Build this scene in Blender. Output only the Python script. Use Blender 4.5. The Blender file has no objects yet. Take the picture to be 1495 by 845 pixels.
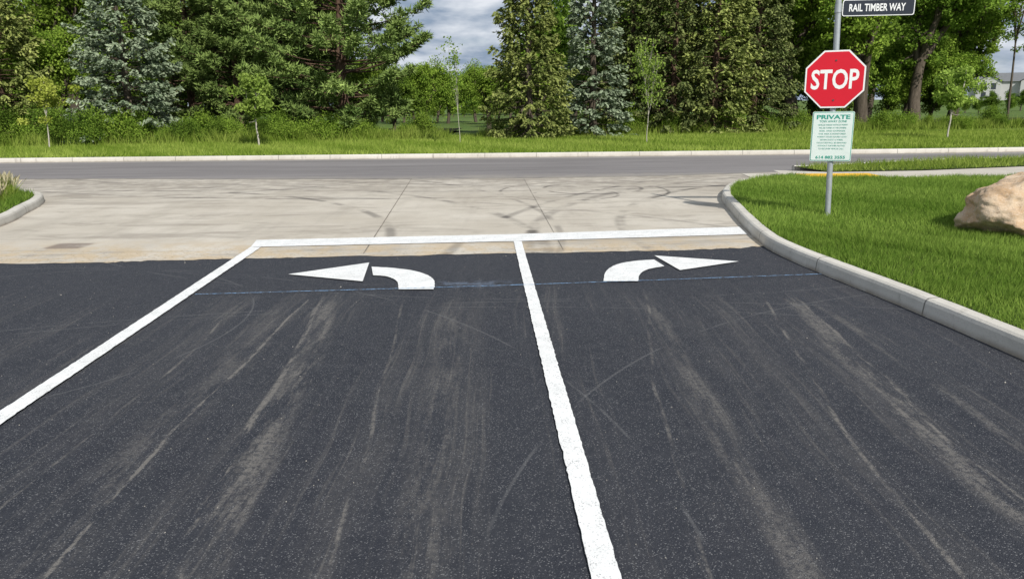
import bpy, math, random
import numpy as np
from mathutils import Vector, Matrix
from mathutils.geometry import tessellate_polygon

scene = bpy.context.scene
scene.view_settings.view_transform = 'Standard'
scene.view_settings.look = 'None'
scene.view_settings.exposure = 0
COL = scene.collection

# ------------------------------------------------------------------ node helpers
class NT:
    def __init__(s, name):
        s.mat = bpy.data.materials.new(name); s.mat.use_nodes = True
        s.t = s.mat.node_tree; s.t.nodes.clear()
        s.out = s.t.nodes.new('ShaderNodeOutputMaterial')
        s._co = None
    def n(s, typ, **kw):
        nd = s.t.nodes.new(typ)
        for k, v in kw.items(): setattr(nd, k, v)
        return nd
    def l(s, a, b): s.t.links.new(a, b)
    def put(s, sock, v):
        if isinstance(v, bpy.types.NodeSocket): s.l(v, sock)
        else:
            if sock.type == 'RGBA' and not isinstance(v, (int, float)) and len(v) == 3: v = (*v, 1)
            elif sock.type == 'RGBA' and isinstance(v, (int, float)): v = (v, v, v, 1)
            sock.default_value = v
    def m(s, op, a, b=0.0, c=0.0, clamp=False):
        nd = s.n('ShaderNodeMath', operation=op); nd.use_clamp = clamp
        s.put(nd.inputs[0], a); s.put(nd.inputs[1], b); s.put(nd.inputs[2], c)
        return nd.outputs[0]
    def co(s):
        if s._co is None: s._co = s.n('ShaderNodeTexCoord').outputs['Object']
        return s._co
    def map(s, scale=(1, 1, 1), rot=(0, 0, 0), loc=(0, 0, 0), vec=None):
        nd = s.n('ShaderNodeMapping'); s.l(vec or s.co(), nd.inputs['Vector'])
        nd.inputs['Scale'].default_value = scale; nd.inputs['Rotation'].default_value = rot
        nd.inputs['Location'].default_value = loc
        return nd.outputs[0]
    def noise(s, scale, detail=4, rough=.55, vec=None, dist=0):
        nd = s.n('ShaderNodeTexNoise'); s.l(vec or s.co(), nd.inputs['Vector'])
        nd.inputs['Scale'].default_value = scale; nd.inputs['Detail'].default_value = detail
        nd.inputs['Roughness'].default_value = rough; nd.inputs['Distortion'].default_value = dist
        return nd.outputs['Fac']
    def vor(s, scale, feature='F1', vec=None):
        nd = s.n('ShaderNodeTexVoronoi', feature=feature); s.l(vec or s.co(), nd.inputs['Vector'])
        nd.inputs['Scale'].default_value = scale
        return nd
    def ramp(s, v, lo, hi, a=0.0, b=1.0, smooth=True):
        nd = s.n('ShaderNodeMapRange', interpolation_type='SMOOTHSTEP' if smooth else 'LINEAR')
        s.put(nd.inputs[0], v)
        for i, x in enumerate((lo, hi, a, b)): nd.inputs[i + 1].default_value = x
        return nd.outputs[0]
    def mix(s, f, a, b, mode='MIX'):
        nd = s.n('ShaderNodeMix', data_type='RGBA', blend_type=mode)
        s.put(nd.inputs[0], f); s.put(nd.inputs[6], a); s.put(nd.inputs[7], b)
        return nd.outputs[2]
    def bump(s, h, strength=.5, dist=.01):
        nd = s.n('ShaderNodeBump'); nd.inputs['Strength'].default_value = strength
        nd.inputs['Distance'].default_value = dist; s.l(h, nd.inputs['Height'])
        return nd.outputs[0]
    def attr(s, name):
        return s.n('ShaderNodeAttribute', attribute_name=name).outputs['Fac']
    def pr(s, col, rough=.8, metal=0.0, normal=None, spec=.5, out=True):
        b = s.n('ShaderNodeBsdfPrincipled')
        s.put(b.inputs['Base Color'], col); s.put(b.inputs['Roughness'], rough)
        b.inputs['Metallic'].default_value = metal
        b.inputs['Specular IOR Level'].default_value = spec
        if normal: s.l(normal, b.inputs['Normal'])
        if out: s.l(b.outputs[0], s.out.inputs[0])
        return b.outputs[0]
    def xyz(s):
        nd = s.n('ShaderNodeSeparateXYZ'); s.l(s.co(), nd.inputs[0]); return nd.outputs
    def ring(s, X, Y, cx, cy, R, w):
        dx = s.m('SUBTRACT', X, cx); dy = s.m('SUBTRACT', Y, cy)
        r = s.m('SQRT', s.m('ADD', s.m('MULTIPLY', dx, dx), s.m('MULTIPLY', dy, dy)))
        return s.ramp(s.m('ABSOLUTE', s.m('SUBTRACT', r, R)), w, w * .2)

# ------------------------------------------------------------------ materials
def mat_asphalt():
    t = NT('fresh_asphalt'); X, Y, Z = t.xyz()
    v = t.vor(240); g = t.n('ShaderNodeRGBToBW'); t.l(v.outputs['Color'], g.inputs[0])
    stone = t.ramp(g.outputs[0], .55, .95)
    stone2 = t.ramp(g.outputs[0], .80, .86)
    big = t.noise(.5, 3)
    mid = t.noise(9, 4, .65)
    fine = t.noise(34, 3, .8)
    base = t.mix(t.ramp(big, .35, .65), (.017, .0195, .028), (.025, .0275, .036))
    base = t.mix(t.ramp(mid, .3, .75), base, (.032, .034, .042))
    base = t.mix(t.m('MULTIPLY', stone, .6), base, (.07, .072, .08))
    base = t.mix(t.m('MULTIPLY', stone2, .55), base, (.24, .24, .24))
    # wheel dust streaks running along the lanes
    wob = t.m('MULTIPLY', t.m('SUBTRACT', t.noise(.35, 2), .5), .35)
    xx = t.m('ADD', X, wob)
    cv = t.n('ShaderNodeCombineXYZ'); t.l(xx, cv.inputs[0]); t.l(Y, cv.inputs[1])
    st = t.noise(1, 4, .7, vec=t.map((3.4, .12, 1), (0, 0, .05), vec=cv.outputs[0]))
    st2 = t.noise(1, 3, .7, vec=t.map((34, .6, 1), (0, 0, .04), vec=cv.outputs[0]))
    gate = t.noise(1.3, 4, .6)
    dust = t.m('MULTIPLY', t.ramp(st, .48, .70), t.ramp(gate, .30, .60, .25, 1))
    hatch = t.m('MULTIPLY', t.ramp(st2, .52, .68), t.ramp(st, .42, .60))
    dust = t.m('ADD', t.m('MULTIPLY', dust, .32), t.m('MULTIPLY', hatch, .42))
    dust = t.m('MULTIPLY', dust, t.ramp(Y, 6.6, 5.6, .12, 1))
    dust = t.m('MULTIPLY', dust, t.ramp(fine, .34, .6, .35, 1))
    tr = None
    for (x0, b, c, w, k) in [(-1.02, -.02, -.0105, .13, .8), (-1.5, -.06, .004, .014, 2.2), (-1.62, -.02, -.002, .2, .4), (-1.12, -.02, -.0105, .025, 1.5),
                             (-.33, .0, -.004, .16, .45), (-.62, -.01, -.006, .015, .9), (.9, .05, -.004, .11, .5), (1.95, -.04, .0155, .12, .8), (2.02, -.04, .0155, .02, 1.3),
                             (1.33, .05, .012, .018, 1.0), (2.35, -.03, .006, .05, .6), (-2.05, .03, -.01, .015, .9), (.55, .03, .01, .015, .7)]:
        cx = t.m('MULTIPLY_ADD', t.m('MULTIPLY_ADD', Y, c, b), Y, x0)
        d = t.m('ABSOLUTE', t.m('SUBTRACT', xx, cx))
        q = t.m('MULTIPLY', t.ramp(d, w, w * .15), k)
        tr = q if tr is None else t.m('ADD', tr, q)
    g2 = t.noise(1, 5, .75, vec=t.map((9, 1.3, 1), (0, 0, .05)))
    tr = t.m('MULTIPLY', t.m('MULTIPLY', tr, t.ramp(g2, .43, .60)), t.ramp(Y, 6.2, 5.4))
    tr = t.m('MULTIPLY', tr, t.ramp(fine, .38, .56, .25, 1))
    tot = t.m('ADD', dust, tr, clamp=True)
    base = t.mix(t.m('MULTIPLY', tot, .75), base, (.20, .185, .165))
    # chalk dust smear near the chalk line
    sx = t.m('MULTIPLY', t.ramp(t.m('ABSOLUTE', t.m('ADD', X, .35)), .6, .05), t.ramp(t.m('ABSOLUTE', t.m('SUBTRACT', Y, 6.36)), .2, .02))
    sx = t.m('MULTIPLY', sx, t.ramp(mid, .42, .66))
    base = t.mix(t.m('MULTIPLY', sx, .42), base, (.2, .26, .36))
    sc = None
    for (cx, cy, R) in [(-.3, -3.5, 9.1), (.2, -6, 11.75), (-3.9, 5.2, 1.9), (.6, 13.5, 7.7), (-4.5, 2, 5.2), (4.4, 1.5, 4.6), (-9, -1, 7.6)]:
        q = t.ring(X, Y, cx, cy, R, .012); sc = q if sc is None else t.m('ADD', sc, q)
    base = t.mix(t.m('MULTIPLY', t.m('MULTIPLY', sc, t.ramp(gate, .43, .54)), .4, clamp=True), base, (.15, .15, .15))
    hgt = t.m('ADD', t.m('MULTIPLY', v.outputs['Distance'], -1), t.m('MULTIPLY', fine, .8))
    t.pr(base, .82, normal=t.bump(hgt, .7, .005), spec=.35)
    return t.mat

def mat_concrete(name, c1, c2, tyre=False, attr_joint=False):
    t = NT(name); X, Y, Z = t.xyz()
    a = t.noise(.45, 4, .6); b = t.noise(3, 5, .65); c = t.noise(90, 2, .7)
    base = t.mix(t.ramp(a, .3, .7), c1, c2)
    base = t.mix(t.m('MULTIPLY', t.ramp(b, .45, .75), .35), base, tuple(x * .74 for x in c1))
    base = t.mix(t.m('MULTIPLY', t.ramp(c, .5, .72), .30), base, tuple(x * .6 for x in c1))
    if tyre:
        st = t.noise(1, 4, .7, vec=t.map((1.6, .22, 1), (0, 0, .05)))
        base = t.mix(t.m('MULTIPLY', t.ramp(st, .48, .75), .35), base, (.27, .24, .2))
        st = t.noise(1, 5, .75, vec=t.map((.35, 1.7, 1), (0, 0, -.1)), dist=1.2)
        base = t.mix(t.m('MULTIPLY', t.ramp(st, .48, .64), .5), base, (.22, .19, .155))
        base = t.mix(t.m('MULTIPLY', t.m('MULTIPLY', t.ramp(Y, 12.0, 15.2), t.ramp(b, .3, .6)), .5), base, (.20, .175, .15))
        sand = t.m('MULTIPLY', t.ramp(Y, 9.0, 7.8), t.ramp(b, .38, .6))
        base = t.mix(t.m('MULTIPLY', sand, .7), base, (.50, .385, .24))
        gate = t.noise(.9, 4, .65); tot = None
        for i, (cx, cy, R, w, k) in enumerate([(-7.5, 8.0, 6.1, .10, .6), (-7.2, 7.6, 7.6, .12, .5), (7.6, 9.0, 6.2, .10, .55), (8.2, 8.2, 8.0, .13, .5),
                              (-8, 20, 7.0, .09, .5), (6, 19, 5.5, .1, .5), (1.1, 12.8, .75, .05, .8), (1.5, 13.7, .9, .06, .8), (1.3, 13.3, 1.5, .05, .7), (-9, 9, 9.6, .07, .45),
                              (12, 6, 12.8, .1, .5), (0, 30, 16.6, .12, .45), (-2, 28, 15.5, .1, .5), (4, 32, 18.2, .14, .5), (-5, 3, 9.9, .08, .4)]):
            q = t.m('MULTIPLY', t.ring(X, Y, cx, cy, R, w), k); tot = q if tot is None else t.m('ADD', tot, q)
        tot = t.m('MULTIPLY', tot, t.ramp(gate, .42, .58), clamp=True)
        base = t.mix(tot, base, (.12, .107, .093))
        # crumbs of asphalt dragged onto the slab at the seam
        base = t.mix(t.m('MULTIPLY', t.m('MULTIPLY', t.ramp(Y, 8.6, 7.7), t.ramp(t.noise(24, 4, .8), .55, .66)), .6), base, (.07, .065, .06))
        dx = t.m('ABSOLUTE', t.m('SUBTRACT', X, -5.1)); dy = t.m('ABSOLUTE', t.m('SUBTRACT', Y, 8.4))
        q = t.m('MULTIPLY', t.ramp(dx, .26, .16), t.ramp(dy, .22, .12))
        q = t.m('MULTIPLY', q, t.ramp(b, .3, .5))
        base = t.mix(t.m('MULTIPLY', q, .7), base, (.14, .105, .09))
    if attr_joint:
        ln = t.attr('dist'); fr = t.m('FRACT', t.m('DIVIDE', ln, 1.5))
        j = t.ramp(t.m('ABSOLUTE', t.m('SUBTRACT', fr, .5)), .007, .003)
        base = t.mix(t.m('MULTIPLY', j, .75), base, (.08, .075, .065))
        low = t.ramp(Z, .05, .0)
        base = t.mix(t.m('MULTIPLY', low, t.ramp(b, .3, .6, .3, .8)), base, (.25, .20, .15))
        base = t.mix(t.m('MULTIPLY', t.ramp(t.noise(1, 4, .75, vec=t.map((7, 7, 2))), .55, .7), .4), base, (.22, .2, .17))
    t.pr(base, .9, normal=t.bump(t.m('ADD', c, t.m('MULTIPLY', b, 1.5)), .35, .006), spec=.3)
    return t.mat

def mat_road():
    t = NT('worn_asphalt'); X, Y, Z = t.xyz()
    base = t.mix(t.ramp(t.noise(1, 5, .65, vec=t.map((.12, .8, 1))), .3, .7), (.16, .148, .145), (.215, .20, .195))
    base = t.mix(t.m('MULTIPLY', t.ramp(t.noise(60, 3, .7), .5, .7), .4), base, (.29, .28, .27))
    q = t.m('MULTIPLY', t.ramp(t.noise(1, 5, .7, vec=t.map((.15, 2.2, 1)), dist=.5), .52, .66), .5)
    base = t.mix(q, base, (.10, .092, .092))
    # dusty concrete tracked over the near edge
    e = t.m('MULTIPLY', t.ramp(t.m('ADD', Y, t.m('MULTIPLY', t.noise(.6, 4), 1.5)), 17.6, 16.6), t.ramp(t.noise(2, 5, .7), .3, .55))
    base = t.mix(t.m('MULTIPLY', e, .5), base, (.34, .31, .26))
    base = t.mix(t.m('MULTIPLY', t.ramp(Y, 21.0, 21.7), .6), base, (.3, .28, .25))
    t.pr(base, .88, normal=t.bump(t.noise(70, 3), .3, .006), spec=.3); return t.mat

def mat_paint():
    t = NT('white_road_paint')
    v = t.vor(170); g = t.n('ShaderNodeRGBToBW'); t.l(v.outputs['Color'], g.inputs[0])
    pit = t.m('MULTIPLY', t.ramp(g.outputs[0], .36, .16), t.ramp(t.noise(14, 4, .7), .35, .65))
    base = t.mix(t.ramp(t.noise(5, 5, .6), .3, .7), (.80, .80, .78), (.70, .70, .68))
    base = t.mix(t.m('MULTIPLY', pit, .65), base, (.18, .18, .18))
    base = t.mix(t.m('MULTIPLY', t.ramp(t.noise(1.7, 5, .7), .55, .75), .35), base, (.45, .42, .38))
    t.pr(base, .65, normal=t.bump(v.outputs['Distance'], .4, .003), spec=.4); return t.mat

def mat_chalk():
    t = NT('blue_chalk')
    d = t.n('ShaderNodeBsdfDiffuse'); d.inputs[0].default_value = (.24, .42, .66, 1)
    tr = t.n('ShaderNodeBsdfTransparent'); mx = t.n('ShaderNodeMixShader')
    t.l(t.ramp(t.noise(22, 4, .8), .36, .62, .08, .7), mx.inputs[0]); t.l(tr.outputs[0], mx.inputs[1]); t.l(d.outputs[0], mx.inputs[2])
    t.l(mx.outputs[0], t.out.inputs[0]); return t.mat

def mat_leaf(name, dark, light, trans=.3):
    t = NT(name)
    c = t.mix(t.attr('tint'), dark, light)
    oi = t.n('ShaderNodeObjectInfo').outputs['Random']
    hs = t.n('ShaderNodeHueSaturation'); t.l(c, hs.inputs['Color'])
    t.l(t.ramp(oi, 0, 1, .82, 1.18, False), hs.inputs['Value'])
    c = hs.outputs[0]
    b = t.n('ShaderNodeBsdfDiffuse'); t.l(c, b.inputs[0])
    if trans <= 0:
        t.l(b.outputs[0], t.out.inputs[0]); return t.mat
    tl = t.n('ShaderNodeBsdfTranslucent'); t.l(c, tl.inputs[0])
    mx = t.n('ShaderNodeMixShader'); mx.inputs[0].default_value = trans
    t.l(b.outputs[0], mx.inputs[1]); t.l(tl.outputs[0], mx.inputs[2]); t.l(mx.outputs[0], t.out.inputs[0])
    return t.mat

def mat_bark(name, c1, c2):
    t = NT(name); nz = t.noise(1, 4, .7, vec=t.map((14, 14, 2.5)))
    t.pr(t.mix(t.ramp(nz, .3, .7), c1, c2), .9, normal=t.bump(nz, .6, .02), spec=.2); return t.mat

def mat_ground(name, cols, sc=1.2):
    t = NT(name)
    base = t.mix(t.ramp(t.noise(sc, 5, .65), .35, .65), cols[0], cols[1])
    base = t.mix(t.ramp(t.noise(sc * 12, 4, .7), .45, .7), base, cols[2])
    t.pr(base, .95, normal=t.bump(t.noise(40, 4, .7), .6, .03), spec=.1); return t.mat

def mat_plain(name, c, rough=.5, metal=0., spec=.5, var=.12, sc=8, bump=0):
    t = NT(name)
    base = t.mix(t.ramp(t.noise(sc, 4, .6), .3, .7), c, tuple(x * (1 - var) for x in c))
    t.pr(base, rough, metal, spec=spec, normal=t.bump(t.noise(sc * 4, 3), bump, .004) if bump else None); return t.mat

M = dict(
 asphalt=mat_asphalt(),
 apron=mat_concrete('apron_concrete', (.445, .40, .33), (.55, .505, .43), tyre=True),
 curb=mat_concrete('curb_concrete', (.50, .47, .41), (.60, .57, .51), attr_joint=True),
 walk=mat_concrete('walk_concrete', (.47, .43, .36), (.54, .505, .44)),
 road=mat_road(), paint=mat_paint(), chalk=mat_chalk(),
 soil=mat_ground('lawn_soil', ((.05, .085, .016), (.07, .11, .022), (.08, .075, .035)), 2),
 verge=mat_ground('verge_ground', ((.09, .15, .022), (.12, .19, .03), (.15, .15, .045)), .6),
 field=mat_ground('field_grass', ((.07, .12, .028), (.10, .16, .035), (.12, .14, .045)), .1),
 litter=mat_ground('forest_floor', ((.03, .035, .018), (.05, .04, .025), (.05, .07, .018)), .8),
 grass=mat_leaf('grass_blades', (.095, .175, .022), (.29, .40, .08), .35),
 grass2=mat_leaf('verge_blades', (.14, .22, .025), (.38, .46, .10), .35),
 seed=mat_leaf('seed_heads', (.28, .25, .14), (.5, .45, .3), 0),
 blue=mat_leaf('blue_spruce_needles', (.10, .145, .085), (.31, .36, .24), 0),
 nor=mat_leaf('norway_spruce_needles', (.085, .125, .03), (.33, .36, .11), 0),
 dark=mat_leaf('dark_spruce_needles', (.06, .095, .03), (.23, .26, .09), 0),
 pine=mat_leaf('pine_needles', (.08, .13, .035), (.29, .38, .11), 0),
 dec=mat_leaf('broad_leaves', (.075, .14, .02), (.25, .37, .055), .35),
 dec2=mat_leaf('broad_leaves_bright', (.12, .21, .025), (.34, .46, .075), .35),
 yel=mat_leaf('young_leaves', (.24, .29, .04), (.50, .54, .12), .35),
 sapl=mat_leaf('sapling_leaves', (.17, .27, .04), (.40, .52, .12), .35),
 bark=mat_bark('bark', (.06, .048, .035), (.13, .105, .08)),
 barkr=mat_bark('pine_bark', (.065, .04, .028), (.14, .09, .06)),
 barkl=mat_bark('sapling_bark', (.36, .33, .27), (.52, .48, .42)),
 steel=mat_plain('galvanised_steel', (.42, .45, .47), .5, .4, sc=25),
 alu=mat_plain('aluminium_back', (.5, .5, .5), .45, .8),
 red=mat_plain('sign_red', (.62, .008, .025), .38, var=.06, sc=3),
 white=mat_plain('sign_white', (.80, .81, .80), .4, var=.04, sc=3),
 navy=mat_plain('sign_navy', (.012, .018, .032), .38, var=.1, sc=4),
 green=mat_plain('sign_green', (.02, .30, .22), .45, var=.1),
 pale=mat_plain('sign_pale', (.66, .74, .70), .42, var=.05),
 yellow=mat_plain('tactile_yellow', (.80, .46, .015), .6, var=.15, sc=6),
 joint=mat_plain('joint_filler', (.22, .195, .16), .9, var=.4),
 pebble=mat_plain('loose_pebbles', (.45, .42, .37), .9, var=.4, sc=3),
 siding=mat_plain('white_siding', (.50, .50, .49), .7), roof=mat_plain('grey_shingles', (.16, .165, .17), .9, sc=2),
 glass=mat_plain('window_glass', (.04, .05, .06), .1), dirt=mat_plain('bolt_dark', (.12, .12, .12), .4, .6),
)

# ------------------------------------------------------------------ geometry helpers
class Acc:
    """collects faces with per-face material slot and tint"""
    def __init__(s): s.V = []; s.F = []; s.nv = 0
    def add(s, V, F, mat=0, tint=0.5):
        V = np.asarray(V, float).reshape(-1, 3); F = np.asarray(F, np.int64)
        tint = np.broadcast_to(np.asarray(tint, float), (len(F),))
        s.V.append(V); s.F.append((F + s.nv, mat, tint)); s.nv += len(V)
    def build(s, name, mats, smooth_slots=()):
        V = np.concatenate(s.V); me = bpy.data.meshes.new(name)
        loops = np.concatenate([f.ravel() for f, _, _ in s.F])
        tot = np.concatenate([np.full(len(f), f.shape[1]) for f, _, _ in s.F])
        mi = np.concatenate([np.full(len(f), m) for f, m, _ in s.F])
        ti = np.concatenate([t for _, _, t in s.F])
        start = np.concatenate([[0], np.cumsum(tot)[:-1]])
        me.vertices.add(len(V)); me.vertices.foreach_set('co', V.ravel().astype(np.float32))
        me.loops.add(len(loops)); me.loops.foreach_set('vertex_index', loops.astype(np.int32))
        me.polygons.add(len(tot)); me.polygons.foreach_set('loop_start', start.astype(np.int32))
        me.polygons.foreach_set('loop_total', tot.astype(np.int32))
        me.polygons.foreach_set('material_index', mi.astype(np.int32))
        me.polygons.foreach_set('use_smooth', np.isin(mi, smooth_slots))
        for m in mats: me.materials.append(m)
        a = me.attributes.new('tint', 'FLOAT', 'FACE'); a.data.foreach_set('value', ti.astype(np.float32))
        me.update(calc_edges=True); me.validate()
        return me

def obj(name, me, loc=(0, 0, 0), rz=0, sc=1, parent=None):
    o = bpy.data.objects.new(name, me); COL.objects.link(o)
    o.location = loc; o.rotation_euler = (0, 0, rz)
    o.scale = sc if isinstance(sc, tuple) else (sc, sc, sc)
    if parent: o.parent = parent
    return o

def simple(name, V, F, mat, parent=None, loc=(0, 0, 0), smooth=False):
    me = bpy.data.meshes.new(name); me.from_pydata([tuple(v) for v in V], [], [tuple(f) for f in F]); me.materials.append(mat)
    if smooth:
        for p in me.polygons: p.use_smooth = True
    me.update(); return obj(name, me, loc, parent=parent)

def norm(a): return a / (np.linalg.norm(a, axis=-1, keepdims=True) + 1e-9)

def leaves(acc, C, D, L, W, rng, mat, tint, up=0.0):
    """diamond leaf faces at C pointing along D; up>0 turns the faces towards the sky"""
    n = len(C); D = norm(D); R = norm(np.cross(D, rng.normal(size=(n, 3)) + np.array([0, 0, up])))
    L = np.broadcast_to(L, (n,))[:, None]; W = np.broadcast_to(W, (n,))[:, None]
    a = C - D * L * .5; b = C + R * W * .5; c = C + D * L * .5; d = C - R * W * .5
    V = np.stack([a, b, c, d], 1).reshape(-1, 3); F = np.arange(4 * n).reshape(n, 4)
    acc.add(V, F, mat, tint)

def blades(acc, C, D, L, W, rng, mat, tint):
    n = len(C); D = norm(D); R = norm(np.cross(D, rng.normal(size=(n, 3))))
    L = np.broadcast_to(L, (n,))[:, None]; W = np.broadcast_to(W, (n,))[:, None]
    V = np.stack([C - R * W * .5, C + R * W * .5, C + D * L], 1).reshape(-1, 3)
    acc.add(V, np.arange(3 * n).reshape(n, 3), mat, tint)

def tube(acc, P, r, mat=0, k=7):
    P = np.asarray(P, float); r = np.asarray(r, float); n = len(P)
    T = norm(np.gradient(P, axis=0)); ref = np.array([0, 0, 1.]) if abs(T[0][2]) < .8 else np.array([1., 0, 0])
    A = norm(np.cross(T, ref)); B = np.cross(T, A)
    an = np.linspace(0, 2 * np.pi, k, endpoint=False)
    V = P[:, None] + r[:, None, None] * (A[:, None] * np.cos(an)[None, :, None] + B[:, None] * np.sin(an)[None, :, None])
    F = [[i * k + j, i * k + (j + 1) % k, (i + 1) * k + (j + 1) % k, (i + 1) * k + j] for i in range(n - 1) for j in range(k)]
    acc.add(V.reshape(-1, 3), F, mat, .5)

# ------------------------------------------------------------------ trees
def spruce(seed, H, R, z0, droop, density=1., leafW=.085, power=.8, step=.36):
    rng = np.random.default_rng(seed); acc = Acc()
    zz = np.linspace(0, H, 12); tube(acc, np.c_[rng.normal(0, .02, 12), rng.normal(0, .02, 12), zz], .16 * (1 - zz / H) + .015, 0, 8)
    z = z0
    lump = rng.uniform(.7, 1.15, 64)
    while z < H - .1:
        fr = (z - z0) / (H - z0)
        Lb = R * (1 - fr) ** power * rng.uniform(.88, 1.1) + .12
        nb = int(rng.integers(8, 12) * (1 if fr < .75 else .75))
        a0 = rng.uniform(0, 6.28)
        for i in range(nb):
            az = a0 + i * 6.283 / nb + rng.normal(0, .2)
            L = Lb * rng.uniform(.72, 1.08) * lump[int(az * 3 + z * 2.3) % 64] ** .7
            zb = z + rng.normal(0, .06)
            e0 = math.radians(-6 + 45 * fr + rng.normal(0, 6))
            ns = 6; s = np.linspace(0, 1, ns)
            rad = L * s * math.cos(e0)
            zc = zb + L * (s * math.sin(e0) - droop * .35 * s * (1.15 - fr) + droop * .24 * s ** 3)
            P = np.c_[rad * math.cos(az), rad * math.sin(az), zc]
            tube(acc, P, .022 * (1 - s * .8) * (1.2 - fr), 0, 3)
            nt = max(3, int(L / .075 * density))
            ss = rng.uniform(.3 if fr > .1 else .45, 1, nt) ** .7
            base = np.c_[np.interp(ss, s, P[:, 0]), np.interp(ss, s, P[:, 1]), np.interp(ss, s, P[:, 2])]
            out = np.array([math.cos(az), math.sin(az), 0]); side = np.array([-math.sin(az), math.cos(az), 0])
            sg = rng.choice([-1, 1], nt)
            td = norm(out * rng.uniform(.45, 1., (nt, 1)) + side * (sg * rng.uniform(.3, 1., nt))[:, None] + np.array([0, 0, 1]) * (rng.normal(-.12, .15, nt) - droop * .4)[:, None])
            tl = (.30 * L * (1 - ss) + .17) * rng.uniform(.6, 1.2, nt)
            m = 4
            q = np.linspace(.12, 1, m)
            C = base[:, None] + td[:, None] * (tl[:, None] * q)[..., None]
            C[..., 2] -= (droop * .4 * tl[:, None] * q ** 2)
            C += rng.normal(0, .02, C.shape)
            Dd = np.repeat(td[:, None], m, 1) + rng.normal(0, .35, C.shape)
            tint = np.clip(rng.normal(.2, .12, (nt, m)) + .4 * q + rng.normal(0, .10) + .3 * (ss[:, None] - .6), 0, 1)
            leaves(acc, C.reshape(-1, 3), Dd.reshape(-1, 3), rng.uniform(.13, .22, nt * m), rng.uniform(.7, 1.3, nt * m) * leafW, rng, 1, tint.ravel(), 1.0)
        z += step * rng.uniform(.6, 1.15) * (1 - .3 * fr)
    C = np.c_[rng.normal(0, .03, 40), rng.normal(0, .03, 40), rng.uniform(H - .5, H + .1, 40)]
    leaves(acc, C, rng.normal(0, .4, (40, 3)) + [0, 0, 1], .14, leafW, rng, 1, .6)
    return acc

def pine(seed, H, R, z0, ntuft=1.0, power=.55):
    rng = np.random.default_rng(seed); acc = Acc()
    zz = np.linspace(0, H, 12); tube(acc, np.c_[rng.normal(0, .05, 12), rng.normal(0, .05, 12), zz], .24 * (1 - zz / H) + .03, 0, 9)
    z = z0
    while z < H - .2:
        fr = (z - z0) / (H - z0)
        Lb = R * min(1, .6 + 2.2 * fr) * (1 - fr) ** power + .3
        nb = rng.integers(6, 9); a0 = rng.uniform(0, 6.28)
        for i in range(nb):
            az = a0 + i * 6.283 / nb + rng.normal(0, .3); L = Lb * rng.uniform(.6, 1.1)
            e0 = math.radians(5 + 35 * fr + rng.normal(0, 8)); ns = 7; s = np.linspace(0, 1, ns)
            bend = rng.normal(0, .12)
            azs = az + bend * s
            rad = L * s * math.cos(e0); zc = z + rng.normal(0, .1) + L * (s * math.sin(e0) - .22 * s + .22 * s ** 2.5)
            P = np.c_[rad * np.cos(azs), rad * np.sin(azs), zc]
            tube(acc, P, .04 * (1 - s * .8) * (1.25 - fr), 0, 4)
            nt = int((6 + L * 9) * ntuft)
            ss = rng.uniform(.35, 1, nt) ** .55
            base = np.c_[np.interp(ss, s, P[:, 0]), np.interp(ss, s, P[:, 1]), np.interp(ss, s, P[:, 2])]
            side = np.array([-math.sin(az), math.cos(az), 0])
            off = (rng.uniform(-1, 1, nt) * (.12 + .42 * L * (1 - ss) * .8))[:, None]
            T = base + side * off + np.c_[np.zeros(nt), np.zeros(nt), rng.uniform(-.05, .2, nt)]
            m = 14
            dirs = rng.normal(0, 1, (nt, m, 3)); dirs[..., 2] = dirs[..., 2] * .7 + .45
            dirs += np.array([math.cos(az), math.sin(az), 0]) * .5
            dirs = norm(dirs)
            C = T[:, None] + dirs * rng.uniform(.0, .15, (nt, m, 1))
            tint = np.clip(rng.normal(.35, .16, (nt, 1)) + rng.normal(0, .12, (nt, m)) + rng.normal(0, .1) + .3 * (ss[:, None] - .7), 0, 1)
            blades(acc, C.reshape(-1, 3), dirs.reshape(-1, 3), rng.uniform(.12, .24, nt * m), .07, rng, 1, tint.ravel())
        z += .40 * rng.uniform(.6, 1.3)
    return acc

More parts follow.
